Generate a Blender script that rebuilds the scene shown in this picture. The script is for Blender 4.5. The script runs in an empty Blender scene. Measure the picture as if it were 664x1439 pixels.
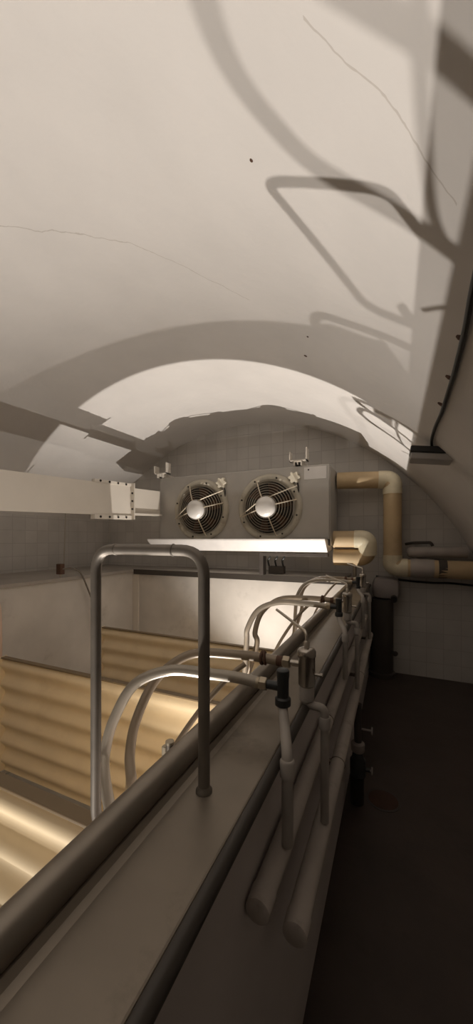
import bpy, bmesh, math, random
from mathutils import Vector, Matrix
random.seed(7)
S = bpy.context.scene
COL = S.collection
H = 1.6                       # eye height above the walkway floor
F, UC, VC = 490.0, 332.0, 758.0
TH = math.atan(221 / F)
ST, CT = math.sin(TH), math.cos(TH)
ROOM0, ROOM1 = -2.6, 4.6      # vault ends along Y

# ---------------------------------------------------------------- materials
def M(name, color, rough=0.6, metal=0.0, var=0.0, vscale=6.0, bump=0.0, bscale=40.0, stain=None, sscale=3.0, samount=0.5, spec=0.5):
    m = bpy.data.materials.new(name); m.use_nodes = True
    nt = m.node_tree; N = nt.nodes; L = nt.links
    b = N['Principled BSDF']
    b.inputs['Roughness'].default_value = rough
    b.inputs['Metallic'].default_value = metal
    b.inputs['Specular IOR Level'].default_value = spec
    b.inputs['Base Color'].default_value = (*color, 1)
    tc = N.new('ShaderNodeTexCoord')
    out = None
    if var > 0:
        n = N.new('ShaderNodeTexNoise'); n.inputs['Scale'].default_value = vscale; n.inputs['Detail'].default_value = 6
        L.new(tc.outputs['Object'], n.inputs['Vector'])
        r = N.new('ShaderNodeValToRGB')
        r.color_ramp.elements[0].position = 0.3; r.color_ramp.elements[1].position = 0.7
        r.color_ramp.elements[0].color = (*[c * (1 - var) for c in color], 1)
        r.color_ramp.elements[1].color = (*[min(1, c * (1 + var)) for c in color], 1)
        L.new(n.outputs['Fac'], r.inputs['Fac']); out = r.outputs['Color']
    if stain:
        n2 = N.new('ShaderNodeTexNoise'); n2.inputs['Scale'].default_value = sscale; n2.inputs['Detail'].default_value = 8; n2.inputs['Roughness'].default_value = 0.7
        L.new(tc.outputs['Object'], n2.inputs['Vector'])
        r2 = N.new('ShaderNodeValToRGB'); r2.color_ramp.elements[0].position = 0.55; r2.color_ramp.elements[1].position = 0.75
        r2.color_ramp.elements[0].color = (0, 0, 0, 1); r2.color_ramp.elements[1].color = (samount, samount, samount, 1)
        L.new(n2.outputs['Fac'], r2.inputs['Fac'])
        mx = N.new('ShaderNodeMixRGB'); L.new(r2.outputs['Color'], mx.inputs['Fac'])
        if out: L.new(out, mx.inputs['Color1'])
        else: mx.inputs['Color1'].default_value = (*color, 1)
        mx.inputs['Color2'].default_value = (*stain, 1); out = mx.outputs['Color']
    if out: L.new(out, b.inputs['Base Color'])
    if bump > 0:
        n3 = N.new('ShaderNodeTexNoise'); n3.inputs['Scale'].default_value = bscale; n3.inputs['Detail'].default_value = 4
        L.new(tc.outputs['Object'], n3.inputs['Vector'])
        bp = N.new('ShaderNodeBump'); bp.inputs['Strength'].default_value = bump; bp.inputs['Distance'].default_value = 0.02
        L.new(n3.outputs['Fac'], bp.inputs['Height']); L.new(bp.outputs['Normal'], b.inputs['Normal'])
    return m

def tile_material(name, color, mortar, size, axes):
    m = M(name, color, rough=0.35); nt = m.node_tree; N = nt.nodes; L = nt.links; b = N['Principled BSDF']
    tc = N.new('ShaderNodeTexCoord'); sp = N.new('ShaderNodeSeparateXYZ'); cb = N.new('ShaderNodeCombineXYZ')
    L.new(tc.outputs['Object'], sp.inputs[0])
    L.new(sp.outputs[axes[0]], cb.inputs[0]); L.new(sp.outputs[axes[1]], cb.inputs[1])
    br = N.new('ShaderNodeTexBrick'); br.offset = 0.0; br.squash = 1.0
    br.inputs['Scale'].default_value = 1.0; br.inputs['Brick Width'].default_value = size; br.inputs['Row Height'].default_value = size
    br.inputs['Mortar Size'].default_value = 0.004; br.inputs['Mortar Smooth'].default_value = 0.3
    br.inputs['Color1'].default_value = (*color, 1); br.inputs['Color2'].default_value = (*[c * 0.9 for c in color], 1)
    br.inputs['Mortar'].default_value = (*mortar, 1)
    L.new(cb.outputs[0], br.inputs['Vector'])
    n = N.new('ShaderNodeTexNoise'); n.inputs['Scale'].default_value = 2.5; n.inputs['Detail'].default_value = 5
    L.new(tc.outputs['Object'], n.inputs['Vector'])
    mx = N.new('ShaderNodeMixRGB'); mx.blend_type = 'MULTIPLY'; mx.inputs['Fac'].default_value = 0.35
    L.new(br.outputs['Color'], mx.inputs['Color1']); L.new(n.outputs['Fac'], mx.inputs['Color2'])
    L.new(mx.outputs['Color'], b.inputs['Base Color'])
    bp = N.new('ShaderNodeBump'); bp.inputs['Strength'].default_value = 0.4; bp.inputs['Distance'].default_value = 0.003; bp.invert = True
    L.new(br.outputs['Fac'], bp.inputs['Height']); L.new(bp.outputs['Normal'], b.inputs['Normal'])
    return m

WHITE = M('painted_plaster', (0.74, 0.70, 0.66), rough=0.75, var=0.04, vscale=2.2, bump=0.25, bscale=9, spec=0.25)
PLAIN = M('side_plaster', (0.62, 0.58, 0.53), rough=0.8, var=0.06, vscale=3, bump=0.2, bscale=14, stain=(0.3, 0.25, 0.2), sscale=1.6, samount=0.3)
TILE_END = tile_material('end_tiles', (0.74, 0.70, 0.65), (0.58, 0.54, 0.50), 0.172, (0, 2))
TILE_SIDE = tile_material('side_tiles', (0.74, 0.70, 0.65), (0.58, 0.54, 0.50), 0.172, (1, 2))
TANK = M('tank_lining', (0.60, 0.56, 0.51), rough=0.55, var=0.1, vscale=2.5, stain=(0.28, 0.24, 0.2), sscale=2.2, samount=0.5)
LEDGEP = M('dirty_ledge', (0.36, 0.325, 0.285), rough=0.6, var=0.1, vscale=3, stain=(0.22, 0.18, 0.15), sscale=2, samount=0.5)
LEDGE = M('dull_steel_ledge', (0.235, 0.20, 0.16), rough=0.42, metal=0.55, var=0.12, vscale=5, stain=(0.10, 0.08, 0.06), sscale=3.5, samount=0.85)
NOSE = M('dark_nosing', (0.045, 0.037, 0.03), rough=0.5)
PARA = M('parapet_paint', (0.62, 0.57, 0.54), rough=0.5, var=0.06, vscale=3)
FLOORM = M('dark_floor', (0.064, 0.046, 0.038), rough=0.6, var=0.18, vscale=3, bump=0.2, bscale=25, stain=(0.035, 0.022, 0.016), sscale=2.5, samount=0.7)
STEEL = M('rail_steel', (0.28, 0.245, 0.205), rough=0.38, metal=0.75, var=0.12, vscale=9)
GALV = M('galvanised_tube', (0.20, 0.175, 0.147), rough=0.5, metal=0.5, var=0.14, vscale=14)
HOSE = M('dull_hose', (0.37, 0.325, 0.265), rough=0.3, metal=0.25, var=0.08, vscale=12)
HOSED = M('brown_hose', (0.27, 0.215, 0.155), rough=0.35, metal=0.2, var=0.1, vscale=12)
THIN = M('thin_steel_tube', (0.52, 0.47, 0.40), rough=0.3, metal=0.8)
COPPER = M('pinkish_pipe', (0.62, 0.46, 0.36), rough=0.45, metal=0.2, var=0.08)
PVC = M('dirty_pvc', (0.35, 0.315, 0.28), rough=0.5, var=0.12, vscale=10, stain=(0.2, 0.15, 0.1), sscale=8, samount=0.4)
HEAD = M('header_pipe_coat', (0.46, 0.41, 0.365), rough=0.55, var=0.1, vscale=6, stain=(0.17, 0.12, 0.08), sscale=7, samount=0.7)
BLACKP = M('black_plastic', (0.022, 0.024, 0.024), rough=0.4)
NUT = M('dull_brass_nut', (0.42, 0.36, 0.27), rough=0.4, metal=0.7)
CHROME = M('chrome', (0.42, 0.385, 0.34), rough=0.24, metal=0.92, var=0.12, vscale=25)
RUST = M('rusty_clamp', (0.10, 0.05, 0.03), rough=0.8)
YELLOW = M('tan_panel', (0.86, 0.70, 0.46), rough=0.5, var=0.05, vscale=5, stain=(0.55, 0.40, 0.22), sscale=2.6, samount=0.35)
RIM = M('panel_rim', (0.19, 0.135, 0.075), rough=0.5)
SUPP = M('support_grey', (0.36, 0.33, 0.285), rough=0.6, var=0.1)
UNIT = M('grey_sheet', (0.47, 0.445, 0.41), rough=0.42, metal=0.35, var=0.07, vscale=3, stain=(0.24, 0.2, 0.16), sscale=3, samount=0.35)
SHROUD = M('dirty_cream_ring', (0.46, 0.42, 0.34), rough=0.5, var=0.12, vscale=8, stain=(0.18, 0.13, 0.08), sscale=6, samount=0.7)
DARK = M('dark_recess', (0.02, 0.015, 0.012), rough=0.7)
BLADE = M('rusty_blade', (0.14, 0.075, 0.045), rough=0.6, var=0.25, vscale=8)
WIRE = M('guard_wire', (0.34, 0.30, 0.24), rough=0.35, metal=0.6)
WIREB = M('bright_wire', (0.62, 0.54, 0.42), rough=0.35, metal=0.4)
HUBM = M('white_hub', (0.78, 0.75, 0.71), rough=0.35, metal=0.1)
TRAY = M('pale_tray', (0.72, 0.69, 0.66), rough=0.35, metal=0.3, var=0.05)
CREAM = M('cream_paint', (0.66, 0.605, 0.53), rough=0.5, var=0.05, vscale=2)
CREAMK = M('cream_knob', (0.74, 0.68, 0.55), rough=0.5)
INSUL = M('tan_insulation', (0.58, 0.43, 0.25), rough=0.6, var=0.1, vscale=5, stain=(0.38, 0.27, 0.15), sscale=4, samount=0.4)
TAPE = M('pale_tape', (0.74, 0.66, 0.48), rough=0.35, var=0.08, vscale=14)
WRAP = M('grey_wrap', (0.40, 0.355, 0.32), rough=0.6, var=0.15, vscale=6)
PALEH = M('pale_housing', (0.34, 0.30, 0.28), rough=0.6, var=0.08)
DARKCOL = M('dark_column', (0.065, 0.053, 0.045), rough=0.6, var=0.1)
LAMPB = M('lamp_black', (0.03, 0.03, 0.03), rough=0.5)
LAMPG = M('lamp_glass', (0.42, 0.40, 0.385), rough=0.3)
DRAIN = M('rust_brown', (0.065, 0.027, 0.018), rough=0.7, var=0.2, vscale=12)
WHITEP = M('white_clip', (0.85, 0.83, 0.80), rough=0.4)

# cracks and specks of the vault plaster: dark hairlines that follow their own wandering course
def add_cracks(m, lines):
    nt = m.node_tree; N = nt.nodes; L = nt.links; b = N['Principled BSDF']
    src = b.inputs['Base Color'].links[0].from_socket
    g = N.new('ShaderNodeNewGeometry'); sp = N.new('ShaderNodeSeparateXYZ'); L.new(g.outputs['Position'], sp.inputs[0])
    def math_(op, a, b_=None):
        n = N.new('ShaderNodeMath'); n.operation = op
        for i, x in enumerate((a, b_)):
            if x is None: continue
            if isinstance(x, (int, float)): n.inputs[i].default_value = x
            else: L.new(x, n.inputs[i])
        return n.outputs[0]
    nz = N.new('ShaderNodeTexNoise'); nz.inputs['Scale'].default_value = 5; nz.inputs['Detail'].default_value = 4
    L.new(g.outputs['Position'], nz.inputs['Vector'])
    wob = math_('MULTIPLY', math_('SUBTRACT', nz.outputs['Fac'], 0.5), 0.12)
    acc = None
    for (xa, ya, xb, yb, w) in lines:           # straight course in plan from a to b, with a wobble
        k = (yb - ya) / (xb - xa)
        yl = math_('ADD', math_('MULTIPLY', math_('SUBTRACT', sp.outputs[0], xa), k), ya)
        dist = math_('ABSOLUTE', math_('ADD', math_('SUBTRACT', sp.outputs[1], yl), wob))
        on = math_('LESS_THAN', dist, w * math.sqrt(1 + k * k))
        inx = math_('MULTIPLY', math_('GREATER_THAN', sp.outputs[0], min(xa, xb)), math_('LESS_THAN', sp.outputs[0], max(xa, xb)))
        v = math_('MULTIPLY', on, inx)
        acc = v if acc is None else math_('MAXIMUM', acc, v)
    mx = N.new('ShaderNodeMixRGB'); L.new(math_('MULTIPLY', acc, 0.30), mx.inputs['Fac']); L.new(src, mx.inputs['Color1'])
    mx.inputs['Color2'].default_value = (0.25, 0.19, 0.13, 1); L.new(mx.outputs['Color'], b.inputs['Base Color'])

# ---------------------------------------------------------------- mesh helpers
def obj(name, bm, mat, parent=None, smooth=False):
    bmesh.ops.recalc_face_normals(bm, faces=bm.faces)
    me = bpy.data.meshes.new(name); bm.to_mesh(me); bm.free()
    if smooth:
        me.shade_smooth()
        me.set_sharp_from_angle(angle=math.radians(42))
    me.materials.append(mat)
    o = bpy.data.objects.new(name, me); COL.objects.link(o)
    if parent:
        o.parent = parent
        o.matrix_parent_inverse = Matrix.Translation(parent.location).inverted() if parent.parent is None else Matrix.Identity(4)
    return o
def thing(name, label, cat, loc=(0, 0, 0), group=None):
    o = bpy.data.objects.new(name, None); COL.objects.link(o); o.location = loc; o.empty_display_size = 0.05
    tag(o, label, cat, group); return o
def tag(o, label, cat, group=None):
    o['label'] = label; o['category'] = cat
    if group: o['group'] = group
    return o
def struct(name, bm, mat, smooth=False, label=None):
    o = obj(name, bm, mat, smooth=smooth); o['kind'] = 'structure'
    return o
def B(): return bmesh.new()
def box(bm, a, b, bevel=0.0):
    lo = [min(p, q) for p, q in zip(a, b)]; hi = [max(p, q) for p, q in zip(a, b)]
    vs = [bm.verts.new((x, y, z)) for x in (lo[0], hi[0]) for y in (lo[1], hi[1]) for z in (lo[2], hi[2])]
    fs = [bm.faces.new([vs[i] for i in q]) for q in ((0, 1, 3, 2), (4, 6, 7, 5), (0, 4, 5, 1), (2, 3, 7, 6), (0, 2, 6, 4), (1, 5, 7, 3))]
    if bevel > 0:
        es = list({e for f in fs for e in f.edges})
        bmesh.ops.bevel(bm, geom=es, offset=bevel, segments=2, affect='EDGES', profile=0.5)
    return bm
def smooth_path(pts, n=8):
    P = [Vector(p) for p in pts]
    if len(P) < 3: return P
    out = []
    for i in range(len(P) - 1):
        p0 = P[i - 1] if i else P[0] * 2 - P[1]; p1, p2 = P[i], P[i + 1]
        p3 = P[i + 2] if i + 2 < len(P) else P[-1] * 2 - P[-2]
        for k in range(n):
            t = k / n
            out.append(0.5 * ((2 * p1) + (p2 - p0) * t + (2 * p0 - 5 * p1 + 4 * p2 - p3) * t * t + (3 * p1 - p0 - 3 * p2 + p3) * t ** 3))
    out.append(P[-1]); return out
def fillet(pts, r, n=6):
    P = [Vector(p) for p in pts]; out = [P[0]]
    for i in range(1, len(P) - 1):
        a, b, c = P[i - 1], P[i], P[i + 1]
        d1, d2 = (a - b), (c - b); rr = min(r, d1.length * 0.49, d2.length * 0.49)
        s, e = b + d1.normalized() * rr, b + d2.normalized() * rr
        for k in range(n + 1):
            t = k / n; out.append(s * (1 - t) ** 2 + b * 2 * t * (1 - t) + e * t * t)
    out.append(P[-1]); return out
def tube(bm, path, r, seg=14, caps=True):
    P = [Vector(p) for p in path]; n = len(P)
    rs = r if isinstance(r, (list, tuple)) else [r] * n
    T = [((P[min(i + 1, n - 1)] - P[max(i - 1, 0)]).normalized()) for i in range(n)]
    up = Vector((0, 0, 1)) if abs(T[0].z) < 0.9 else Vector((1, 0, 0))
    nn = (up - T[0] * up.dot(T[0])).normalized(); rings = []
    for i in range(n):
        nn = (nn - T[i] * nn.dot(T[i])).normalized(); bb = T[i].cross(nn)
        rings.append([bm.verts.new(P[i] + (nn * math.cos(2 * math.pi * k / seg) + bb * math.sin(2 * math.pi * k / seg)) * rs[i]) for k in range(seg)])
    for i in range(n - 1):
        for k in range(seg):
            bm.faces.new((rings[i][k], rings[i][(k + 1) % seg], rings[i + 1][(k + 1) % seg], rings[i + 1][k]))
    if caps: bm.faces.new(rings[0][::-1]); bm.faces.new(rings[-1])
    return bm
def cyl(bm, a, b, r, seg=20): return tube(bm, [a, b], r, seg)
def lathe(bm, base, axis, prof, seg=24):
    """prof = [(distance along axis, radius)...]"""
    ax = Vector(axis).normalized(); base = Vector(base)
    return tube(bm, [base + ax * d for d, _ in prof], [max(r, 1e-4) for _, r in prof], seg) if all(prof[i + 1][0] > prof[i][0] for i in range(len(prof) - 1)) else _lathe(bm, base, ax, prof, seg)
def _lathe(bm, base, ax, prof, seg):
    up = Vector((0, 0, 1)) if abs(ax.z) < 0.9 else Vector((1, 0, 0))
    n = (up - ax * up.dot(ax)).normalized(); b = ax.cross(n)
    rings = [[bm.verts.new(base + ax * d + (n * math.cos(2 * math.pi * k / seg) + b * math.sin(2 * math.pi * k / seg)) * max(r, 1e-4)) for k in range(seg)] for d, r in prof]
    for i in range(len(rings) - 1):
        for k in range(seg): bm.faces.new((rings[i][k], rings[i][(k + 1) % seg], rings[i + 1][(k + 1) % seg], rings[i + 1][k]))
    bm.faces.new(rings[0][::-1]); bm.faces.new(rings[-1]); return bm
def torus(bm, c, axis, R, r, seg=40, sub=8):
    ax = Vector(axis).normalized(); up = Vector((0, 0, 1)); n = (up - ax * up.dot(ax)).normalized(); b = ax.cross(n); c = Vector(c)
    g = []
    for i in range(seg):
        a = 2 * math.pi * i / seg; d = n * math.cos(a) + b * math.sin(a)
        g.append([bm.verts.new(c + d * (R + r * math.cos(2 * math.pi * k / sub)) + ax * r * math.sin(2 * math.pi * k / sub)) for k in range(sub)])
    for i in range(seg):
        for k in range(sub):
            bm.faces.new((g[i][k], g[i][(k + 1) % sub], g[(i + 1) % seg][(k + 1) % sub], g[(i + 1) % seg][k]))
    return bm
def nut(bm, c, axis, r, w):
    ax = Vector(axis).normalized(); c = Vector(c)
    return tube(bm, [c - ax * w / 2, c - ax * w * 0.4, c + ax * w * 0.4, c + ax * w / 2], [r * 0.9, r, r, r * 0.9], 6)
def prism(bm, prof, y0, y1):
    """closed profile [(x, z)...] swept along Y"""
    a = [bm.verts.new((x, y0, z)) for x, z in prof]; b = [bm.verts.new((x, y1, z)) for x, z in prof]
    n = len(prof)
    for i in range(n): bm.faces.new((a[i], a[(i + 1) % n], b[(i + 1) % n], b[i]))
    bm.faces.new(a[::-1]); bm.faces.new(b); return bm

# ---------------------------------------------------------------- vault (half ellipse, axis along Y)
VX, VA, VZ0, VTOP = -2.0, 3.15, -0.10, 3.24
VB = VTOP - VZ0
def vault_z(x): return VZ0 + VB * math.sqrt(max(0.0, 1 - ((x - VX) / VA) ** 2))
def vault_pt(ang, off=0.0):
    """point on the vault cross-section, off metres inside the surface"""
    n = Vector((math.cos(ang) / VA, math.sin(ang) / VB)).normalized()
    return VX + VA * math.cos(ang) - n.x * off, VZ0 + VB * math.sin(ang) - n.y * off

CRACKS = [(-1.95, 1.12, -1.25, 1.44, 0.003), (-1.25, 1.44, -0.75, 1.85, 0.0025), (-0.16, 0.66, 0.02, 0.80, 0.0022), (0.02, 0.80, 0.13, 0.93, 0.0022)]
bm = B(); NSEG = 96
ins = [vault_pt(math.pi * i / NSEG) for i in range(NSEG + 1)]
out_ = [vault_pt(math.pi * i / NSEG, -0.25) for i in range(NSEG + 1)]
NY = 2
prism(bm, ins + out_[::-1], ROOM0 - 0.2, ROOM1)
add_cracks(WHITE, CRACKS)
struct('ceiling', bm, WHITE, smooth=True)
# end wall, closing wall behind the viewer, left tiled wall
bm = B(); box(bm, (-5.4, ROOM1, -1.1), (1.4, ROOM1 + 0.2, 3.5)); struct('wall_back', bm, TILE_END)
bm = B(); box(bm, (-5.4, ROOM0 - 0.2, -1.1), (1.4, ROOM0, 3.5)); struct('wall_front', bm, PLAIN)
LX = -4.5
bm = B(); box(bm, (LX - 0.15, ROOM0, 1.14), (LX, ROOM1, 1.93)); struct('wall_left', bm, TILE_SIDE)
# walkway floor
bm = B(); box(bm, (-0.30, ROOM0, -0.15), (1.3, ROOM1, 0.0)); struct('floor', bm, FLOORM)
# ---------------------------------------------------------------- tank (pit) shell
TFL = -0.95; TX0, TX1, TY1 = -3.45, -0.47, 4.02
bm = B(); box(bm, (TX0 - .2, ROOM0, TFL - 0.15), (TX1 + .2, ROOM1, TFL)); struct('floor_tank', bm, TANK)
bm = B(); box(bm, (LX - 0.4, ROOM0, TFL), (TX0, ROOM1, 1.125)); struct('wall_tank_left', bm, TANK)
bm = B(); box(bm, (TX0, TY1, TFL), (TX1, ROOM1, 1.135)); struct('wall_tank_back', bm, TANK)
bm = B(); box(bm, (TX1, ROOM0, TFL), (-0.275, ROOM1, 1.055)); struct('wall_tank_right', bm, PARA)
# ledges
bm = B(); box(bm, (-0.475, ROOM0, 1.055), (-0.262, ROOM1 - .25, 1.083), 0.004); struct('trim_1', bm, LEDGE)
bm = B(); tube(bm, [(-0.256, ROOM0, 1.068), (-0.256, ROOM1 - .25, 1.068)], 0.0145, 16); struct('trim_2', bm, NOSE, True)
bm = B(); box(bm, (LX, ROOM0, 1.125), (TX0 + 0.03, ROOM1, 1.165), 0.004); struct('trim_3', bm, LEDGEP)
bm = B(); box(bm, (TX0 + 0.03, TY1 - 0.03, 1.135), (-0.49, ROOM1, 1.175), 0.004); struct('trim_4', bm, LEDGEP)
bm = B(); box(bm, (TX0 + 0.03, TY1 - 0.045, 1.10), (-0.49, TY1 - 0.03, 1.17)); struct('trim_5', bm, NOSE)
bm = B(); box(bm, (TX0 + .0, TY1 - 0.03, TFL), (TX0 + 0.10, TY1, 1.13), 0.004); struct('trim_6', bm, CREAM)

# ---------------------------------------------------------------- rail on the ledge
t = thing('pipe_rail', 'long thick steel pipe lying along the tank side of the parapet ledge', 'rail', (-0.432, 1.0, 1.083))
bm = B(); tube(bm, [(-0.437, ROOM0 + .02, 1.112), (-0.437, 4.0, 1.112)], 0.0275, 24); obj('pipe', bm, STEEL, t, True)
bm = B(); prism(bm, [(-0.437, 1.083), (-0.437, 1.10), (-0.412, 1.0935), (-0.404, 1.086), (-0.392, 1.083)], ROOM0 + .02, 4.0); obj('weld_fillet', bm, LEDGE, t)

# ladder grab hoop over the rail
t = thing('grab_rail', 'tall square-topped tubular steel hoop standing astride the pipe rail', 'handrail', (-0.355, 0.625, 1.083))
y = 0.625
bm = B()
tube(bm, fillet([(-0.355, y, 1.088), (-0.355, y, 1.577), (-0.652, y, 1.577), (-0.652, y, 0.905), (-0.475, y, 0.87)], 0.055, 8), 0.0122, 18); obj('hoop_tube', bm, GALV, t, True)  # unseen bend and wall plate, added to shorten the hoop's shadow
for x in (-0.43, -0.59):
    bm = B(); torus(bm, (x, y, 1.577), (1, 0, 0), 0.0118, 0.0022, 20, 6); obj('weld_seam', bm, GALV, t, True)
bm = B(); lathe(bm, (-0.355, y, 1.083), (0, 0, 1), [(0, 0.017), (0.004, 0.017), (0.008, 0.0135), (0.012, 0.0128)]); obj('foot_flange', bm, GALV, t, True)
bm = B(); box(bm, (-0.480, y - .03, 0.83), (-0.471, y + .03, 0.91), 0.003); obj('added_wall_plate', bm, GALV, t)

# small stub clip behind the rail
t = thing('pipe_stub', 'short upright steel stub clipped behind the pipe rail below the hoses', 'pipe stub', (-0.50, 0.70, 1.0))
bm = B(); tube(bm, [(-0.492, 0.70, 0.9), (-0.492, 0.70, 1.11)], 0.0095, 14); obj('stub_tube', bm, STEEL, t, True)
bm = B(); lathe(bm, (-0.492, 0.70, 1.108), (0, 0, 1), [(0, 0.0105), (0.006, 0.0105), (0.0075, 0.007)]); obj('stub_cap', bm, NUT, t, True)
bm = B(); box(bm, (-0.512, 0.694, 0.9), (-0.500, 0.706, 1.10), 0.002); obj('clip_plate', bm, NUT, t)

# ---------------------------------------------------------------- corrugated panels in the tank
PX0, PX1, PZ0, PZ1 = -3.0, -0.80, -0.345, 0.60
def panel(Y, label, PZ1, PX1, waves=6):
    t = thing('corrugated_panel', label, 'panel', ((PX0 + PX1) / 2, Y, PZ0), 'corrugated panels across the tank')
    bm = B(); nz = 120; A = 0.019; th = 0.012
    def prof(z):
        f = (z - PZ0) / (PZ1 - PZ0) * waves
        return A * math.sin(2 * math.pi * f + 0.6)
    cols = []
    for s in (-1, 1):
        for x in (PX0, PX1):
            cols.append([bm.verts.new((x, Y + prof(PZ0 + (PZ1 - PZ0) * i / nz) + s * th / 2, PZ0 + (PZ1 - PZ0) * i / nz)) for i in range(nz + 1)])
    a, b, c, d = cols
    for i in range(nz):
        for p, q in ((a, b), (b, d), (d, c), (c, a)): bm.faces.new((p[i], q[i], q[i + 1], p[i + 1]))
    bm.faces.new((a[0], b[0], d[0], c[0])); bm.faces.new((a[-1], b[-1], d[-1], c[-1]))
    obj('corrugated_sheet', bm, YELLOW, t, True)
    bm = B(); box(bm, (PX0, Y - 0.022, PZ1), (PX1, Y + 0.022, PZ1 + 0.012), 0.003); obj('top_rim', bm, RIM, t)
    for x in (PX0 - 0.014, PX1):
        bm = B(); box(bm, (x, Y - 0.036, PZ0), (x + 0.014, Y + 0.036, PZ1 + 0.012), 0.004); obj('end_cap', bm, YELLOW, t)
    bm = B(); box(bm, (PX1 - 0.06, Y + 0.02, PZ1 + 0.004), (PX1 + 0.012, Y + 0.115, PZ1 + 0.014), 0.003); box(bm, (PX1 - 0.045, Y - 0.02, PZ1 + 0.012), (PX1 - 0.005, Y + 0.03, PZ1 + 0.018), 0.002); o = obj('hose_bracket', bm, WHITEP, t); o['label'] = 'white bracket holding the hose ends'
    bm = B(); box(bm, (PX0 - .02, Y - 0.11, PZ0 - 0.045), (PX1 + .02, Y + 0.11, PZ0 - 0.02), 0.003)
    box(bm, (PX0 - .02, Y - 0.115, PZ0 - 0.10), (PX1 + .02, Y - 0.10, PZ0 - 0.0201)); obj('support_channel', bm, SUPP, t)
    for x in (PX0 + .02, -1.9, PX1 - .06):
        bm = B(); box(bm, (x, Y - 0.03, PZ0 - 0.02), (x + .04, Y + 0.03, PZ0), 0.0); obj('foot', bm, SUPP, t)
    for x in (PX0 + .1, PX1 - .14):
        bm = B(); box(bm, (x, Y - 0.04, TFL), (x + .05, Y + 0.04, PZ0 - 0.045)); obj('leg', bm, SUPP, t)
PY = (0.71, 1.874, 2.98); PT = (0.82, 0.60, 0.60); PE = (-0.66, -0.80, -0.80)
panel(PY[0], 'nearest tan corrugated panel in the tank, below the grab hoop', PT[0], PE[0], 8)
panel(PY[1], 'middle tan corrugated panel standing across the tank, seen nearly whole', PT[1], PE[1])
panel(PY[2], 'farthest tan corrugated panel, in front of the end of the tank', PT[2], PE[2])

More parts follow.
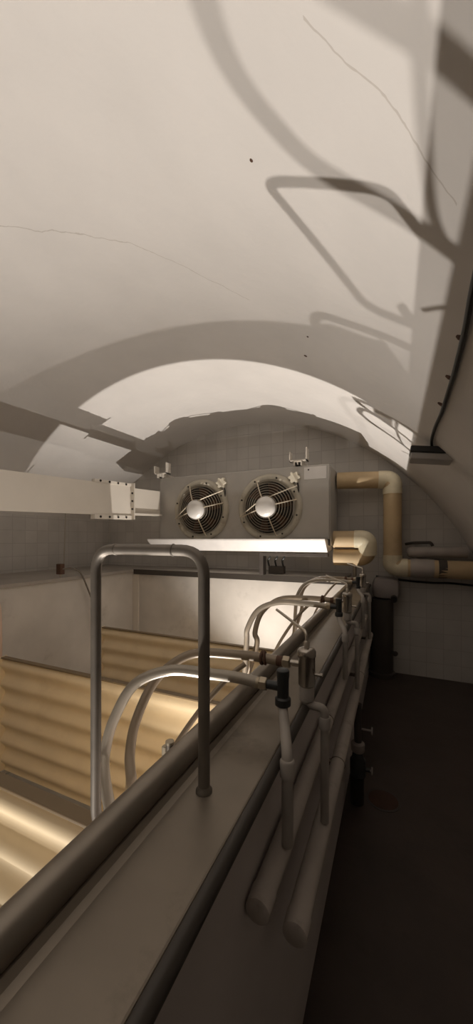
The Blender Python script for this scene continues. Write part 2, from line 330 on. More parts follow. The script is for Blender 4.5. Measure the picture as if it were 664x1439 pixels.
# ---------------------------------------------------------------- fittings groups along the parapet
where = ['nearest', 'middle', 'farthest']
def fitting_group(k, dy, dz):
    w = where[k]
    yT, yC, yV = 0.92 + dy, 1.10 + dy, 0.79 + dy
    xT, xC, xP = -0.276, -0.252, -0.198
    zT = 1.197 + dz
    gT = 'black tee valves on the parapet'
    # black tee with nut
    t = thing('tee_valve', ['black plastic tee fitting with square brass nut at the end of the nearest front hose',
                            'black plastic tee fitting in the middle cluster of hoses along the ledge',
                            'small dark tee fitting in the farthest hose cluster near the end wall'][k], 'valve', (xT, yT, zT - 0.05), gT)
    bm = B(); lathe(bm, (xT, yT, zT - 0.052), (0, 0, 1), [(0, 0.016), (0.004, 0.0215), (0.022, 0.0215), (0.026, 0.016), (0.075, 0.016), (0.082, 0.0175), (0.098, 0.0175), (0.101, 0.014)])
    tube(bm, [(xT - 0.012, yT, zT), (xT - 0.045, yT, zT)], 0.0125, 16); obj('tee_body', bm, BLACKP, t, True)
    bm = B(); nut(bm, (xT - 0.056, yT, zT), (1, 0, 0), 0.0185, 0.022); o = obj('hex_nut', bm, NUT, t); o['label'] = 'dull brass hex nut'
    bm = B(); tube(bm, [(xT - 0.067, yT, zT), (xT - 0.078, yT, zT)], 0.0155, 16); obj('ferrule', bm, NUT, t, True)
    # white pipe from tee down to the upper header
    t2 = thing('drop_pipe', ['pale plastic pipe dropping from the nearest black tee to the upper header pipe',
                             'pale plastic pipe dropping from the middle black tee to the upper header pipe',
                             'pale plastic pipe dropping from the farthest tee to the upper header pipe'][k], 'pipe', (xP - .015, yT - 0.06, 0.9), 'drop pipes on the parapet face')
    xv, yv = -0.226, yV
    bm = B(); tube(bm, fillet([(xv, yv, 0.888), (xv, yv, zT - 0.10), (xT + .012, yT - .03, zT - 0.075), (xT, yT, zT - 0.052)], 0.03, 6), 0.0135, 16); obj('pipe', bm, PVC, t2, True)
    bm = B(); lathe(bm, (xv, yv, zT - 0.15), (0, 0, 1), [(0, 0.0145), (0.002, 0.0178), (0.036, 0.0178), (0.040, 0.0145)]); obj('socket', bm, PVC, t2, True)
    # cylinder valve
    zb = 1.10 + dz
    t3 = thing('cylinder_valve', ['chrome cylinder valve with thin bent tube on top beside the nearest black tee',
                                  'dull chrome cylinder valve in the middle cluster, one hose loop beyond the nearest',
                                  'small chrome cylinder valve of the farthest cluster, close to the end wall'][k], 'valve', (xC, yC, zb), 'cylinder valves on the parapet')
    bm = B(); lathe(bm, (xC, yC, zb + 0.035), (0, 0, 1), [(0, 0.021), (0.006, 0.0265), (0.092, 0.0265), (0.096, 0.029), (0.112, 0.029), (0.118, 0.025), (0.122, 0.014)]); obj('cylinder', bm, CHROME, t3, True)
    bm = B(); lathe(bm, (xC, yC, zb - 0.01), (0, 0, 1), [(0, 0.019), (0.003, 0.0235), (0.04, 0.0235), (0.045, 0.021)]); obj('base_socket', bm, PVC, t3, True)
    bm = B(); tube(bm, [(xC + 0.024, yC, zb + 0.075), (xC + 0.045, yC, zb + 0.075)], 0.005, 10); lathe(bm, (xC + 0.041, yC, zb + 0.075), (1, 0, 0), [(0, 0.007), (0.008, 0.008), (0.011, 0.005)], 12); obj('side_screw', bm, CHROME, t3, True)
    bm = B(); tube(bm, [(xC - 0.024, yC, zb + 0.102), (xC - 0.052, yC, zb + 0.102)], 0.0105, 14); obj('inlet', bm, CHROME, t3, True)
    bm = B(); nut(bm, (xC - 0.066, yC, zb + 0.102), (1, 0, 0), 0.019, 0.024); obj('hex_nut', bm, NUT, t3)
    bm = B(); tube(bm, [(xC - 0.078, yC, zb + 0.102), (xC - 0.098, yC, zb + 0.102)], 0.0165, 16); obj('ferrule', bm, RUST, t3, True)
    bm = B(); tube(bm, fillet([(xC, yC, zb + 0.155), (xC, yC, zb + 0.205), (xC - 0.15, yC + 0.16, zb + 0.235)], 0.018, 6), 0.0052, 10)
    lathe(bm, (xC, yC, zb + 0.155), (0, 0, 1), [(0, 0.009), (0.02, 0.009), (0.024, 0.006)], 12); obj('bent_tube', bm, THIN, t3, True)
    # elbow and drop to the lower header
    t4 = thing('elbow_pipe', ['pale pipe with elbow from the nearest cylinder valve down to the lower header pipe',
                              'pale pipe with elbow from the middle cylinder valve down to the lower header pipe',
                              'pale pipe with elbow from the farthest cylinder valve down to the lower header pipe'][k], 'pipe', (xP, yC, 0.7), 'elbow pipes on the parapet face')
    ze = zb - 0.005 - 0.012
    bm = B(); tube(bm, fillet([(xC, yC - 0.002, zb - 0.01), (xC, yC - 0.002, ze - .004), (xP + .002, yC, ze - .008), (xP + .002, yC, 0.7235)], 0.018, 6), 0.0132, 16); obj('pipe', bm, PVC, t4, True)
    bm = B(); lathe(bm, (xP + .002, yC, ze - 0.072), (0, 0, 1), [(0, 0.0145), (0.002, 0.0178), (0.034, 0.0178), (0.038, 0.0145)]); obj('socket', bm, PVC, t4, True)
    # hoses
    zp = PT[k] + 0.02; yp = PY[k]; xp = PE[k]; sy = yp - (0.71 + dy)
    names = [('front', 'grey steel-coloured hose'), ('rear', 'brownish hose')]
    h = tag(obj('bent_hose', tube(B(), smooth_path([(xT - 0.078, yT, zT), (xT - 0.13, yT - .006, zT + 0.006), (-0.48, 0.90 + dy, 1.206 + dz), (-0.614, 0.88 + dy, 1.204 + dz), (-0.717, 0.84 + dy, 1.160 + dz), (-0.772, 0.81 + dy, 1.055 + dz), (-0.782, 0.785 + dy + .3 * sy, 0.968 + dz), (-0.75 + (0 if k == 0 else -.05), 0.75 + dy + .6 * sy, zp + 0.09), (xp - 0.03, yp + .006, zp + 0.006)], 8), 0.0158, 16), HOSE, None, True),
            ['shiny grey hose arching from the nearest black tee over the rail to the nearest panel',
             'grey hose arching over the rail from the middle black tee, nearer of its pair',
             'grey hose arching over the rail from the farthest tee, nearer of its pair'][k], 'hose', 'bent hoses over the pipe rail')
    zc = zb + 0.102; x0 = xC - 0.098
    h = tag(obj('bent_hose', tube(B(), smooth_path([(x0, yC, zc), (x0 - 0.06, yC - .006, zc + .004), (-0.49, 1.08 + dy, 1.208 + dz), (-0.63, 1.06 + dy, 1.20 + dz), (-0.704, 1.02 + dy, 1.165 + dz), (-0.755, 0.97 + dy, 1.10 + dz), (-0.766, 0.90 + dy + .1 * sy, 1.005 + dz), (-0.75, 0.855 + dy + .4 * sy, 0.93 + dz), (xp - .05, yp + .105, zp + 0.05), (xp - .05, yp + .10, zp + 0.0)], 8), 0.0158, 16), HOSED, None, True),
            ['brownish hose curving behind the shiny one from the nearest cylinder valve to the nearest panel',
             'brownish hose from the middle cylinder valve, farther of its pair',
             'brownish hose from the farthest cylinder valve, farther of its pair'][k], 'hose', 'bent hoses over the pipe rail')
    # wire tie round the rear hose
    c = tag(obj('hose_clamp', torus(torus(B(), (x0 - 0.05, yC - .002, zc + 0.003), (1, 0, 0), 0.0185, 0.0058, 24, 8), (x0 - 0.041, yC - .002, zc + 0.003), (0.96, 0.2, 0.1), 0.0185, 0.005, 24, 8), RUST, None, True),
            ['dark rusty tie wrapped round the nearest rear hose just before its nut',
             'dark rusty tie wrapped round the middle rear hose',
             'dark rusty tie wrapped round the farthest rear hose'][k], 'clamp', 'ties round the hoses')
    # thin slanting tube from the rear hose line down behind the rail
    s = tag(obj('slanting_tube', tube(B(), smooth_path([(-0.455, yC - .02, zc - 0.020), (-0.49, yC - .05, zc - 0.050), (-0.54, yC - .13, zc - 0.115), (-0.60, yC - .22, zc - 0.225), (-0.65, yC - .29, zc - 0.35)], 6), 0.0085, 12), HOSED, None, True),
            ['thin brown tube slanting down under the nearest hoses behind the rail',
             'thin tube slanting down under the middle pair of hoses',
             'thin tube slanting down under the farthest pair of hoses'][k], 'tube', 'slanting tubes under the hoses')
fitting_group(0, 0.0, 0.0)
fitting_group(1, 1.06, 0.03)
fitting_group(2, 2.18, 0.04)

# header pipes along the parapet face
def header(label, x, z, y0, r):
    t = thing('header_pipe', label, 'pipe', (x, y0, z - r), 'header pipes on the parapet face')
    bm = B(); tube(bm, [(x, y0 + .004, z), (x, 3.55, z)], r, 24); obj('pipe', bm, HEAD, t, True)
    bm = B(); lathe(bm, (x, y0 - .012, z), (0, 1, 0), [(0, r * .8), (0.004, r + .001), (0.045, r + .0025), (0.047, r)], 24); obj('end_cap', bm, HEAD, t, True)
    for yy in (1.45, 2.45, 3.4):
        bm = B(); torus(bm, (x, yy, z), (0, 1, 0), r, 0.0025, 24, 6); box(bm, (-0.276, yy - .012, z - .008), (x - r + .002, yy + .012, z + .008)); obj('pipe_clip', bm, STEEL, t, True)
header('upper of the two thick horizontal pipes along the parapet face, with capped near end', -0.247, 0.862, 0.655, 0.0245)
header('lower of the two thick horizontal pipes along the parapet face, with capped near end', -0.207, 0.695, 0.79, 0.0275)

# ---------------------------------------------------------------- left side hoses of the middle panel
for (yy, lab) in ((1.874, 'pinkish pipe rising at the left end of the middle panel to the ledge'),):
    t = tag(obj('riser_pipe', tube(B(), smooth_path([(-3.047, yy + .0, PZ0 + .3), (-3.047, yy, 0.4), (-3.047, yy, 0.80), (-3.052, yy, 0.93), (-3.07, yy, 1.04), (-3.16, yy, 1.13), (-3.30, yy, 1.18), (-3.47, yy, 1.182)], 6), 0.0175, 14), COPPER, None, True), lab, 'pipe')

# ---------------------------------------------------------------- cooling unit
K = 1.132
UX0, UX1, UY0, UY1, UZ0, UZ1 = -2.86, -0.636, 3.85, 4.42, 1.60, 2.42
t = thing('cooling_unit', 'big grey box cooler with two round fans hanging before the end wall', 'cooler', ((UX0 + UX1) / 2, UY0, UZ0))
bm = B(); box(bm, (UX0, UY0, UZ0), (UX1, UY1, UZ1), 0.006); body = obj('housing', bm, UNIT, t)
bm = B(); prism(bm, [(UX1 - .40, UZ0 + .02), (UX1 - .40, UZ1 - .34), (UX1 - .33, UZ1 - .25), (UX1 - .003, UZ1 - .185), (UX1 - .003, UZ0 + .02)], UY0 - 0.012, UY0 + .001); obj('terminal_cover', bm, UNIT, t)
bm = B(); box(bm, (UX1 - .275, UY0 - 0.006, UZ1 - .155), (UX1 - .03, UY0 + .001, UZ1 - .02), 0.002); o = obj('label_plate', bm, TRAY, t); o['label'] = 'blank pale plate near the top corner'
bm = B(); cyl(bm, (UX1 - .225, UY0 - .009, UZ1 - .05), (UX1 - .225, UY0 - .004, UZ1 - .05), 0.009, 10); obj('rivet', bm, DARK, t)
# drip tray with sloping lip
bm = B()
pr = [(UY0 - 0.18, UZ0 - .012), (UY0 - 0.187, UZ0 + .004), (UY0 + .0, UZ0 + .0), (UY1, UZ0), (UY1, UZ0 - .095), (UY0 - 0.022, UZ0 - .14)]
a = [bm.verts.new((UX0 - .07, y_, z_)) for y_, z_ in pr]; b = [bm.verts.new((UX1 - .015, y_, z_)) for y_, z_ in pr]
for i in range(6): bm.faces.new((a[i], a[(i + 1) % 6], b[(i + 1) % 6], b[i]))
bm.faces.new(a[::-1]); bm.faces.new(b); o = obj('drip_tray', bm, TRAY, t); o['label'] = 'pale sloping drip tray along the bottom'
def fan(cx, cz):
    c = Vector((0, 0, 0)); made = []
    def obj(*a): o = globals()['obj'](*a); made.append(o); return o
    bm = B(); lathe(bm, c + Vector((0, 0.02, 0)), (0, -1, 0), [(0, 0.262), (0.0, 0.345), (0.03, 0.345), (0.05, 0.335), (0.062, 0.315), (0.058, 0.29), (0.04, 0.268), (0.018, 0.262)], 56)
    # open the middle: drop the two end discs
    bm.faces.ensure_lookup_table()
    ends = [f for f in bm.faces if len(f.verts) > 8]; bmesh.ops.delete(bm, geom=ends, context='FACES_ONLY')
    sh = obj('fan_shroud', bm, SHROUD, t, True)
    for k in range(8):
        an = k * math.pi / 4 + 0.5
        bm = B(); p = c + Vector((math.cos(an) * 0.305, -0.036, math.sin(an) * 0.305)); lathe(bm, p, (0, -1, 0), [(0, 0.009), (0.012, 0.009), (0.016, 0.005)], 10); obj('bolt', bm, DARK, sh, True)
    bm = B(); cyl(bm, c + Vector((0, -0.001, 0)), c + Vector((0, -0.006, 0)), 0.262, 48); rc = obj('fan_throat', bm, DARK, t)
    bm = B()
    for k in range(6):                       # pitched blades
        an = k * math.pi / 3 + 0.2; vs = []
        for rr, w0, w1 in ((0.06, -0.25, 0.35), (0.15, -0.22, 0.28), (0.245, -0.12, 0.34)):
            for wa, dy in ((w0, -0.010), (w1, -0.045)):
                vs.append(bm.verts.new(c + Vector((math.cos(an + wa) * rr, dy, math.sin(an + wa) * rr))))
        for i in (0, 2): bm.faces.new((vs[i], vs[i + 1], vs[i + 3], vs[i + 2]))
    bmesh.ops.solidify(bm, geom=bm.faces[:], thickness=0.004)
    obj('fan_blades', bm, BLADE, t)
    # domed wire guard
    bm = B()
    def gy(r): return -0.055 - 0.075 * (1 - (r / 0.27) ** 2)
    for r in (0.112, 0.138, 0.164, 0.19, 0.216, 0.242, 0.266): torus(bm, c + Vector((0, gy(r), 0)), (0, 1, 0), r, 0.0038, 48, 6)
    gd = obj('fan_guard', bm, WIRE, t, True)
    for an in (0.22, 2.0, 3.45, 5.0):
        bm = B(); tube(bm, [c + Vector((math.cos(an) * r, gy(r) - .004, math.sin(an) * r)) for r in (0.09, 0.14, 0.2, 0.25, 0.30)], 0.006, 8); obj('guard_spoke', bm, WIREB, gd, True)
    bm = B(); tube(bm, [c + Vector((-0.31, -0.062, -0.09)), c + Vector((-0.1, -0.150, 0.03)), c + Vector((0.10, -0.142, 0.115)), c + Vector((0.30, -0.06, 0.2))], 0.005, 8); obj('guard_spoke', bm, WIREB, gd, True)
    bm = B(); lathe(bm, c + Vector((0, -0.02, 0)), (0, -1, 0), [(0, 0.08), (0.08, 0.095), (0.10, 0.105), (0.135, 0.098), (0.155, 0.078), (0.166, 0.045), (0.17, 0.004)], 32); o = obj('motor_hub', bm, HUBM, t, True); o['label'] = 'white domed hub'
    # lobed knob
    kc = c + Vector((0.265, 0, 0.285)); bm = B(); prof = []
    for i in range(48):
        a_ = 2 * math.pi * i / 48; rr = 0.052 + 0.010 * math.cos(6 * a_); prof.append((rr * math.cos(a_), rr * math.sin(a_)))
    f1 = [bm.verts.new(kc + Vector((x, -0.006, z))) for x, z in prof]; f2 = [bm.verts.new(kc + Vector((x * .95, -0.05, z * .95))) for x, z in prof]
    for i in range(48): bm.faces.new((f1[i], f1[(i + 1) % 48], f2[(i + 1) % 48], f2[i]))
    bm.faces.new(f1[::-1]); bm.faces.new(f2)
    o = obj('lobed_knob', bm, CREAMK, t); o['label'] = 'cream lobed knob'
    bm = B(); tube(bm, fillet([kc + Vector((0.02, -0.012, -0.02)), kc + Vector((0.045, -0.02, -0.12)), kc + Vector((0.02, -0.03, -0.24))], 0.05), 0.007, 8); obj('knob_cable', bm, DARK, t, True)
    mt = Matrix.Translation((cx, UY0, cz)) @ Matrix.Scale(K, 4)
    for o in made: o.data.transform(mt)
fan(-2.224, 1.968); fan(-1.314, 1.968)
for x in (UX0 + .12, UX1 - .17):
    bm = B(); box(bm, (x, UY1 - .002, UZ0 + .1), (x + .05, ROOM1, UZ0 + .16)); obj('wall_bracket', bm, UNIT, t)
# side flange and screws
bm = B(); box(bm, (UX1 - .001, UY0 + .03, UZ0 - .07), (UX1 + .006, UY1 - .03, UZ1 - .03), 0.002); obj('side_panel', bm, UNIT, t)

def hanger(x, z, label, ylen):
    t = thing('ceiling_hanger', label, 'bracket', (x, UY0 + .05, z), 'hangers above the cooler')
    y0 = UY0 - 0.03
    bm = B()                                                   # open cream U seen end on
    w = 0.10; th = 0.012
    for (x0, x1, z0, z1) in ((-w, w, 0.055, 0.055 + th), (-w, -w + th, 0.055, 0.165), (w - th, w, 0.055, 0.20)):
        box(bm, (x + x0, y0, z + z0), (x + x1, y0 + 0.10, z + z1))
    obj('u_bracket', bm, CREAM, t)
    bm = B(); prism(bm, [(x - .045, z + .002), (x - .045, z + .055), (x + .045, z + .055), (x + .045, z + .002), (x + .033, z + .002), (x + .033, z + .043), (x + .004, z + .043), (x + .004, z + .015), (x - .006, z + .015), (x - .006, z + .043), (x - .033, z + .043), (x - .033, z + .002)], y0 - .01, y0 + ylen); obj('strut_channel', bm, CREAM, t)
    bm = B(); box(bm, (x - .030, y0 + .03, z + .004), (x + .030, y0 + ylen - .02, z + .040)); obj('mouth_shade', bm, DARK, t)  # near-black block painted as the shade inside the strut mouth
hanger(-2.84, UZ1, 'cream U bracket with strut on the left end of the cooler', 0.55)
hanger(-0.975, UZ1, 'cream U bracket with dark-mouthed strut above the right fan of the cooler', 0.55)

# frame and drain under the cooler
t = thing('drain_assembly', 'dark bar with small looped drain hoses under the right part of the cooler', 'drain', (-0.9, 3.8, 1.40))
bm = B(); box(bm, (-1.42, 3.90, 1.405), (-0.66, 3.99, 1.44), 0.003); obj('bar', bm, DARKCOL, t)
bm = B(); box(bm, (-1.47, 3.92, 1.176), (-1.42, 4.03, 1.44), 0.003); obj('upright', bm, DARKCOL, t)
bm = B(); box(bm, (-1.41, 4.08, 1.176), (-1.22, 4.18, 1.27), 0.006); obj('drain_box', bm, DARKCOL, t)
for x in (-1.38, -1.29, -1.20):
    bm = B(); tube(bm, smooth_path([(x - .03, 4.12, 1.262), (x - .03, 4.07, 1.34), (x, 4.05, 1.38), (x + .02, 3.99, 1.404)], 6), 0.011, 10); obj('drain_hose', bm, BLACKP, t, True)

# ---------------------------------------------------------------- cream duct beam on the left
def frame_beam():
    XB, Y1 = -2.75, 3.16
    def zb(y): return 1.82 + 0.036 * (y - 1.70)          # the beam climbs slightly towards the end wall
    HB = 0.318
    t = thing('duct_beam', 'long cream painted beam with bolted end flange hanging at the left', 'beam', (XB, Y1, zb(Y1)))
    def slab(bm, y0, y1, x0, x1, o0, o1, e0=None, e1=None):
        vs = []
        for y in (y0, y1):
            for x in (x0, x1):
                for o in (o0, o1): vs.append(bm.verts.new((x, y, zb(y) + o + (0.023 * (y - 1.7) if o > HB * .5 else 0) * 0.55)))
        for q in ((0, 1, 3, 2), (4, 6, 7, 5), (0, 4, 5, 1), (2, 3, 7, 6), (0, 2, 6, 4), (1, 5, 7, 3)): bm.faces.new([vs[i] for i in q])
    bm = B(); slab(bm, -1.2, Y1 - .012, XB - .045, XB, 0, HB); obj('web', bm, CREAM, t)
    bm = B(); slab(bm, Y1 - .012, Y1, XB - .13, XB + 0.052, -.045, HB + .035); fl = obj('end_flange', bm, CREAM, t)
    bm = B(); slab(bm, Y1 - .55, Y1 - .012, XB - .045, XB + 0.012, -.045, 0); obj('bottom_angle', bm, CREAM, t)
    bm = B(); slab(bm, Y1 - .55, Y1 - .012, XB - .03, XB + .01, HB, HB + .03); obj('top_angle', bm, CREAM, t)
    def bolt(p, axis):
        bm = B(); lathe(bm, p, axis, [(-.006, 0.012), (0.008, 0.012), (0.011, 0.006)], 8); obj('bolt', bm, DARK, fl, True)
    for i in range(4):
        y = Y1 - .10 - .125 * i
        bolt((XB + 0.012, y, zb(y) - .022), (1, 0, 0)); bolt((XB + 0.010, y, zb(y) + HB + .03), (1, 0, 0))
    for i in range(3): bolt((XB + .027, Y1 - .012, zb(Y1) + .075 + .09 * i), (0, -1, 0))
    t2 = thing('duct_tail', 'thinner cream beam continuing from the bolted flange to behind the cooler', 'beam', (XB, Y1, zb(Y1)))
    bm = B(); slab(bm, Y1 + .002, 3.79, XB - .105, XB - .07, .035, HB - .005); obj('web', bm, CREAM, t2)
    bm = B(); slab(bm, Y1 + .002, 3.79, XB - .12, XB - .035, .012, .034); obj('bottom_flange', bm, CREAM, t2)
frame_beam()

# ---------------------------------------------------------------- left ledge: junction box and cable
t = thing('junction_box', 'small dark junction box with rod and cable above the left ledge', 'box', (-3.50, 2.83, 1.165))
bx, by, bz = -3.50, 2.83, 1.258
bm = B(); box(bm, (bx - .035, by - .03, bz - .06), (bx + .035, by + .03, bz + .06), 0.006); obj('case', bm, RUST, t)
bm = B(); tube(bm, [(bx, by + .045, bz + .0), (bx + .0, by + .07, bz + .66)], 0.007, 8); obj('rod', bm, THIN, t, True)
bm = B(); tube(bm, [(bx, by, bz - .05), (bx, by, 1.165)], 0.012, 8); obj('post', bm, THIN, t, True)
bm = B(); tube(bm, smooth_path([(bx + .03, by, bz), (bx + .06, by + .10, bz + .005), (bx + .10, by + .19, bz - .05), (bx + .115, by + .27, bz - .22), (bx + .12, by + .37, bz - .47), (bx + .12, by + .42, bz - .75)], 6), 0.010, 10); obj('cable', bm, GALV, t, True)

# ---------------------------------------------------------------- right end wall pipes
yb = 4.38
t = thing('insulated_pipe', 'fat tan insulated pipe running from the cooler top and down beside the end wall', 'pipe', (-0.02, yb, 1.34))
R = 0.098
bm = B(); tube(bm, fillet([(UX1 + .02, 4.30, 2.30), (-0.45, 4.31, 2.297), (-0.015, yb, 2.285), (-0.015, yb, 1.28), (0.80, yb - .01, 1.27)], 0.13, 8), R, 24); obj('insulation', bm, INSUL, t, True)
bm = B(); tube(bm, fillet([(-0.17, yb - .02, 2.29), (-0.015, yb, 2.285), (-0.015, yb, 2.12)], 0.13, 8), R + 0.006, 24); o = obj('elbow_wrap', bm, TAPE, t, True); o['label'] = 'shiny pale tape wrapped round the upper elbow'
bm = B(); tube(bm, fillet([(-0.015, yb, 1.42), (-0.015, yb, 1.28), (0.14, yb, 1.279)], 0.12, 8), R + 0.006, 24); obj('elbow_wrap', bm, TAPE, t, True)
bm = B(); tube(bm, [(0.17, yb - .001, 1.279), (0.22, yb - .002, 1.279), (0.26, yb - .002, 1.279), (0.33, yb - .002, 1.278), (0.40, yb - .003, 1.277)], [R + .004, R + .012, R + .004, R + .010, R + .003], 20); o = obj('torn_wrap', bm, WRAP, t, True); o['label'] = 'torn greyish patch of wrapping'
bm = B(); tube(bm, [(0.44, yb - .003, 1.277), (0.52, yb - .003, 1.276)], R + .004, 20); obj('dark_band', bm, DARKCOL, t, True)

t = thing('insulated_stub', 'short fat tan insulated pipe making a U-bend at the right end of the cooler', 'pipe', (-0.4, 4.0, 1.6))
bm = B(); tube(bm, fillet([(UX1 + .008, 4.10, 1.60), (-0.27, 4.10, 1.60), (-0.27, 4.12, 1.40), (UX1 + .01, 4.12, 1.40)], 0.095, 8), 0.096, 24); obj('insulation', bm, INSUL, t, True)
bm = B(); tube(bm, fillet([(-0.40, 4.10, 1.60), (-0.27, 4.10, 1.60), (-0.27, 4.118, 1.43)], 0.095, 8), 0.102, 24); o = obj('elbow_wrap', bm, TAPE, t, True); o['label'] = 'pale taped elbow'
bm = B(); tube(bm, [(-0.40, 4.12, 1.32), (-0.40, 4.12, 1.178)], 0.02, 10); obj('stand', bm, STEEL, t, True)

t = tag(obj('grey_pipe', tube(B(), [(0.135, 4.47, 1.455), (0.145, 4.47, 1.455), (0.17, 4.47, 1.455), (0.725, 4.47, 1.46)], [0.02, 0.045, 0.06, 0.06], 20), WRAP, None, True), 'grey horizontal pipe with rounded end above the fat pipe on the end wall', 'pipe')
t = thing('wall_hook', 'small dark bent bracket on the end wall above the grey pipe', 'bracket', (0.2, 4.6, 1.55))
bm = B(); tube(bm, fillet([(0.12, 4.52, 1.545), (0.20, 4.50, 1.56), (0.38, 4.50, 1.565), (0.40, 4.50, 1.525)], 0.03), 0.016, 10); obj('hook_bar', bm, DARKCOL, t, True)
bm = B(); box(bm, (0.22, 4.49, 1.545), (0.26, 4.60, 1.575)); obj('wall_arm', bm, DARKCOL, t)
t = tag(obj('wall_cable', tube(B(), smooth_path([(-0.2, 4.585, 1.15), (0.05, 4.585, 1.12), (0.25, 4.585, 1.105), (0.42, 4.585, 1.10), (0.58, 4.585, 1.105), (0.80, 4.585, 1.09), (0.92, 4.585, 1.085)], 6), 0.012, 8), BLACKP, None, True), 'black cable running along the end wall just below the fat pipe', 'cable')

t = thing('wall_housing', 'rounded pale housing on the end wall beside the parapet', 'housing', (-0.09, 4.5, 0.95))
bm = B(); box(bm, (-0.235, 4.36, 0.90), (0.065, 4.599, 1.16), 0.075); obj('shell', bm, PALEH, t, True)
bm = B(); cyl(bm, (-0.0, 4.37, 0.93), (-0.0, 4.31, 0.92), 0.035, 14); obj('spout', bm, DARK, t)
t = thing('dark_column', 'dark upright column under the pale housing in the corner by the parapet', 'column', (-0.15, 4.5, 0))
bm = B(); tube(bm, [(-0.13, 4.45, 0.0), (-0.13, 4.45, 0.90)], 0.125, 24); obj('shaft', bm, DARKCOL, t, True)
bm = B(); lathe(bm, (-0.13, 4.45, 0.0), (0, 0, 1), [(0, 0.145), (0.05, 0.145), (0.06, 0.13)], 24); obj('foot', bm, DARKCOL, t, True)
bm = B(); tube(bm, [(-0.02, 4.39, 0.32), (0.01, 4.30, 0.32)], 0.012, 10); lathe(bm, (0.008, 4.305, 0.32), (0.3, -.9, 0), [(0, 0.02), (0.02, 0.03), (0.035, 0.02)], 12); obj('valve_knob', bm, DARKCOL, t, True)

# ---------------------------------------------------------------- drain valve by the foot of the parapet, floor drain
t = thing('drain_valve', 'black drain valve with pale cap at the foot of the parapet', 'valve', (-0.2, 2.25, 0))
x, y = -0.205, 2.24
bm = B(); tube(bm, [(x, y, 0.0), (x, y, 0.16)], 0.04, 16); obj('outlet', bm, DARK, t, True)
bm = B(); lathe(bm, (x + .005, y, 0.16), (0, 0, 1), [(0, 0.03), (0.01, 0.046), (0.10, 0.046), (0.115, 0.035), (0.15, 0.03)], 16); tube(bm, [(x + .03, y, 0.21), (x + .075, y, 0.21)], 0.012, 10); obj('body', bm, BLACKP, t, True)
bm = B(); lathe(bm, (x + .005, y, 0.31), (0, 0, 1), [(0, 0.034), (0.01, 0.04), (0.05, 0.04), (0.06, 0.03)], 16); obj('cap', bm, PALEH, t, True)
bm = B(); tube(bm, [(x + .005, y, 0.37), (x + .005, y, 0.60)], 0.022, 14); obj('riser', bm, DARKCOL, t, True)
for z in (0.21, 0.45):
    bm = B(); torus(bm, (x + .085, y, z), (1, 0, 0), 0.018, 0.005, 16, 6); tube(bm, [(x + .02, y, z), (x + .086, y, z)], 0.006, 8); obj('handle', bm, PALEH, t, True)
t = thing('floor_drain', 'round rust-brown drain cover on the dark floor beside the black drain valve', 'drain', (-0.06, 2.32, 0))
bm = B(); lathe(bm, (-0.06, 2.32, 0.0), (0, 0, 1), [(0, 0.085), (0.004, 0.085), (0.007, 0.08)], 32); obj('cover', bm, DRAIN, t, True)
bm = B(); lathe(bm, (-0.06, 2.32, 0.0), (0, 0, 1), [(0, 0.098), (0.003, 0.098), (0.004, 0.094)], 32); obj('ring', bm, DARKCOL, t, True)

# ---------------------------------------------------------------- flood lamp on the vault with its cable
def on_vault(x, y, off): 
    ang = math.acos((x - VX) / VA); px, pz = vault_pt(ang, off); return Vector((px, y, pz))
t = thing('flood_lamp', 'flat black lamp box with grey underside fixed to the right of the vault', 'lamp', (0.2, 3.0, 2.2))
import mathutils
def cam_ray(u, v): 
    a = (u - UC) / F; b = -(v - VC) / F
    return Vector((a * CT - ST, CT + a * ST, b))
def hit_vault(u, v, off=0.0):
    r = cam_ray(u, v); o = Vector((0, 0, H)); lo, hi = 0.2, 8.0
    def inside(s):
        p = o + r * s; return ((p.x - VX) / (VA - off)) ** 2 + ((p.z - VZ0) / (VB - off)) ** 2 < 1
    for _ in range(50):
        m = (lo + hi) / 2
        if inside(m): lo = m
        else: hi = m
    return o + r * lo
pc = hit_vault(606, 640, 0.05)
ang = math.acos(max(-1, min(1, (pc.x - VX) / VA))); nrm = Vector((math.cos(ang) / VA, 0, math.sin(ang) / VB)).normalized()
tx = Vector((nrm.z, 0, -nrm.x))               # along the curve, downwards to the right
lx = Vector((0.80, 0, -0.12)).normalized(); lz = Vector((0.12, 0, 0.80)).normalized()
def lbox(bm, c, hx, hy, hz, bev):
    n0 = len(bm.verts); b2 = B(); box(b2, (-hx, -hy, -hz), (hx, hy, hz), bev)
    rot = Matrix((lx, Vector((0, 1, 0)), lz)).transposed().to_4x4(); rot.translation = c
    bmesh.ops.transform(b2, matrix=rot, verts=b2.verts)
    me = bpy.data.meshes.new('tmp'); b2.to_mesh(me); b2.free(); bm.from_mesh(me); bpy.data.meshes.remove(me); return bm
LC = Vector((pc.x - 0.005, pc.y, pc.z - 0.005))
obj('lamp_housing', lbox(B(), LC + lz * .028, 0.135, 0.09, 0.022, 0.008), LAMPB, t)
obj('lamp_glass', lbox(B(), LC - lz * .018, 0.13, 0.085, 0.024, 0.010), LAMPG, t)
obj('mounting_arm', lbox(B(), LC + lz * .075 + lx * .06, 0.025, 0.03, 0.035, 0.004), LAMPB, t)
cpts = [(664, 405), (660, 425), (653, 463), (644, 500), (636, 530), (628, 555), (620, 580), (611, 600), (606, 618)]
path = [hit_vault(u, v, 0.012) for u, v in cpts]
first = path[0] + (path[0] - path[1]).normalized() * 1.2
path = [hit_vault(700, 225, 0.012), hit_vault(682, 320, 0.012)] + path + [LC + lz * .05]
tag(obj('lamp_cable', tube(B(), smooth_path(path, 5), 0.0095, 10), BLACKP, None, True), 'black cable clipped down the right side of the vault to the flat lamp', 'cable')
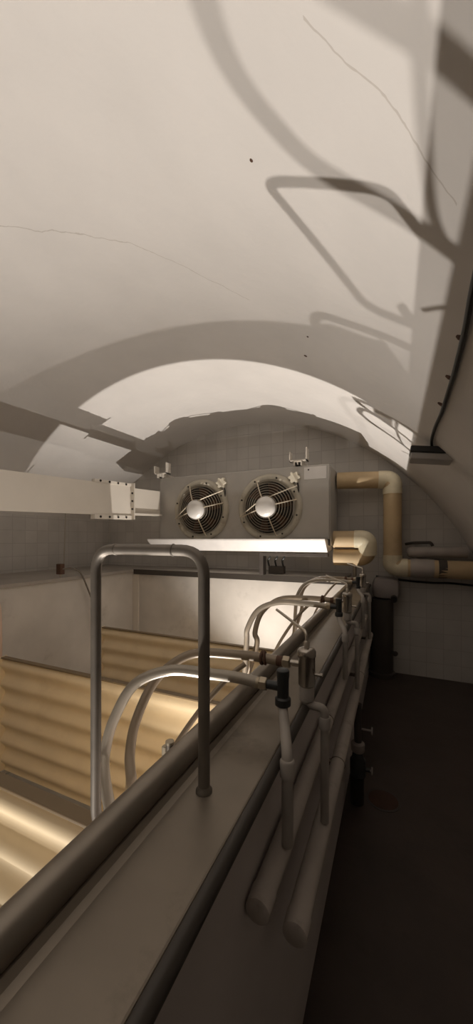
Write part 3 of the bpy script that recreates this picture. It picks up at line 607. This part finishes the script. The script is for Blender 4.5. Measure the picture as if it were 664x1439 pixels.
for i, (u, v, d) in enumerate(((649, 476, 'highest'), (634, 532, 'middle'), (623, 570, 'lowest'))):
    p = hit_vault(u, v, 0.004); q = hit_vault(u - 8, v - 4, 0.004)
    bm = B(); tube(bm, [p, p + (q - p) * .5, q], [0.008, 0.008, 0.004], 8); tag(obj('cable_clip', bm, RUST), '%s of the small brown clips beside the black vault cable' % d, 'clip', 'clips of the vault cable')
# dark nicks in the plaster
for i, (u, v, r, lab) in enumerate(((353, 225, 0.006, 'small dark hole in the upper middle of the white vault'), (429, 500, 0.013, 'dark chip in the vault on the broad shadow band'), (432, 473, 0.007, 'tiny dark chip in the vault inside the loop shadow'))):
    p = hit_vault(u, v, 0.0); a_ = math.acos(max(-1, min(1, (p.x - VX) / VA))); n_ = Vector((math.cos(a_) / VA, 0, math.sin(a_) / VB)).normalized()
    bm = B(); lathe(bm, p - n_ * .004, n_, [(0, r * .5), (0.002, r), (0.004, r)], 7); tag(obj('plaster_chip', bm, RUST), lab, 'chip', 'chips in the vault plaster')

# ---------------------------------------------------------------- light: bright work lamps down on the tank floor between the panels, plus an added one behind them
WARM = (1.0, 0.935, 0.865)
def lamp(x, y, z, e, r=0.012, cone=150):
    l = bpy.data.lights.new('tank_lamp', 'SPOT'); l.energy = e; l.color = WARM; l.shadow_soft_size = r
    l.spot_size = math.radians(cone); l.spot_blend = 1.0
    o = bpy.data.objects.new('tank_lamp', l); COL.objects.link(o); o.location = (x, y, z); o.rotation_euler = (math.pi, 0, 0)
for x, y, z, e, c in ((-1.12, -0.16, -0.50, 285, 94), (-1.0, 1.12, 0.04, 98, 150), (-1.35, 3.15, -0.75, 420, 100)):  # the last lamp is added to brighten the far end of the vault
    lamp(x, y, z, e, 0.012, c)

w = bpy.data.worlds.new('world'); S.world = w; w.use_nodes = True
w.node_tree.nodes['Background'].inputs[0].default_value = (0.02, 0.018, 0.016, 1)
w.node_tree.nodes['Background'].inputs[1].default_value = 0.3

# ---------------------------------------------------------------- camera
cd = bpy.data.cameras.new('camera'); cam = bpy.data.objects.new('camera', cd); COL.objects.link(cam)
cd.sensor_fit = 'VERTICAL'; cd.sensor_height = 36.0; cd.sensor_width = 36.0
cd.lens = F / 1439 * 36.0
cd.shift_y = (VC - 719.5) / 1439
cd.clip_start = 0.01
cam.location = (0, 0, H); cam.rotation_euler = (math.pi / 2, 0, TH)
S.camera = cam
S.view_settings.view_transform = 'Standard'; S.view_settings.look = 'None'
S.view_settings.gamma = 1.0; S.view_settings.use_curve_mapping = False
S.view_settings.exposure = 0.0
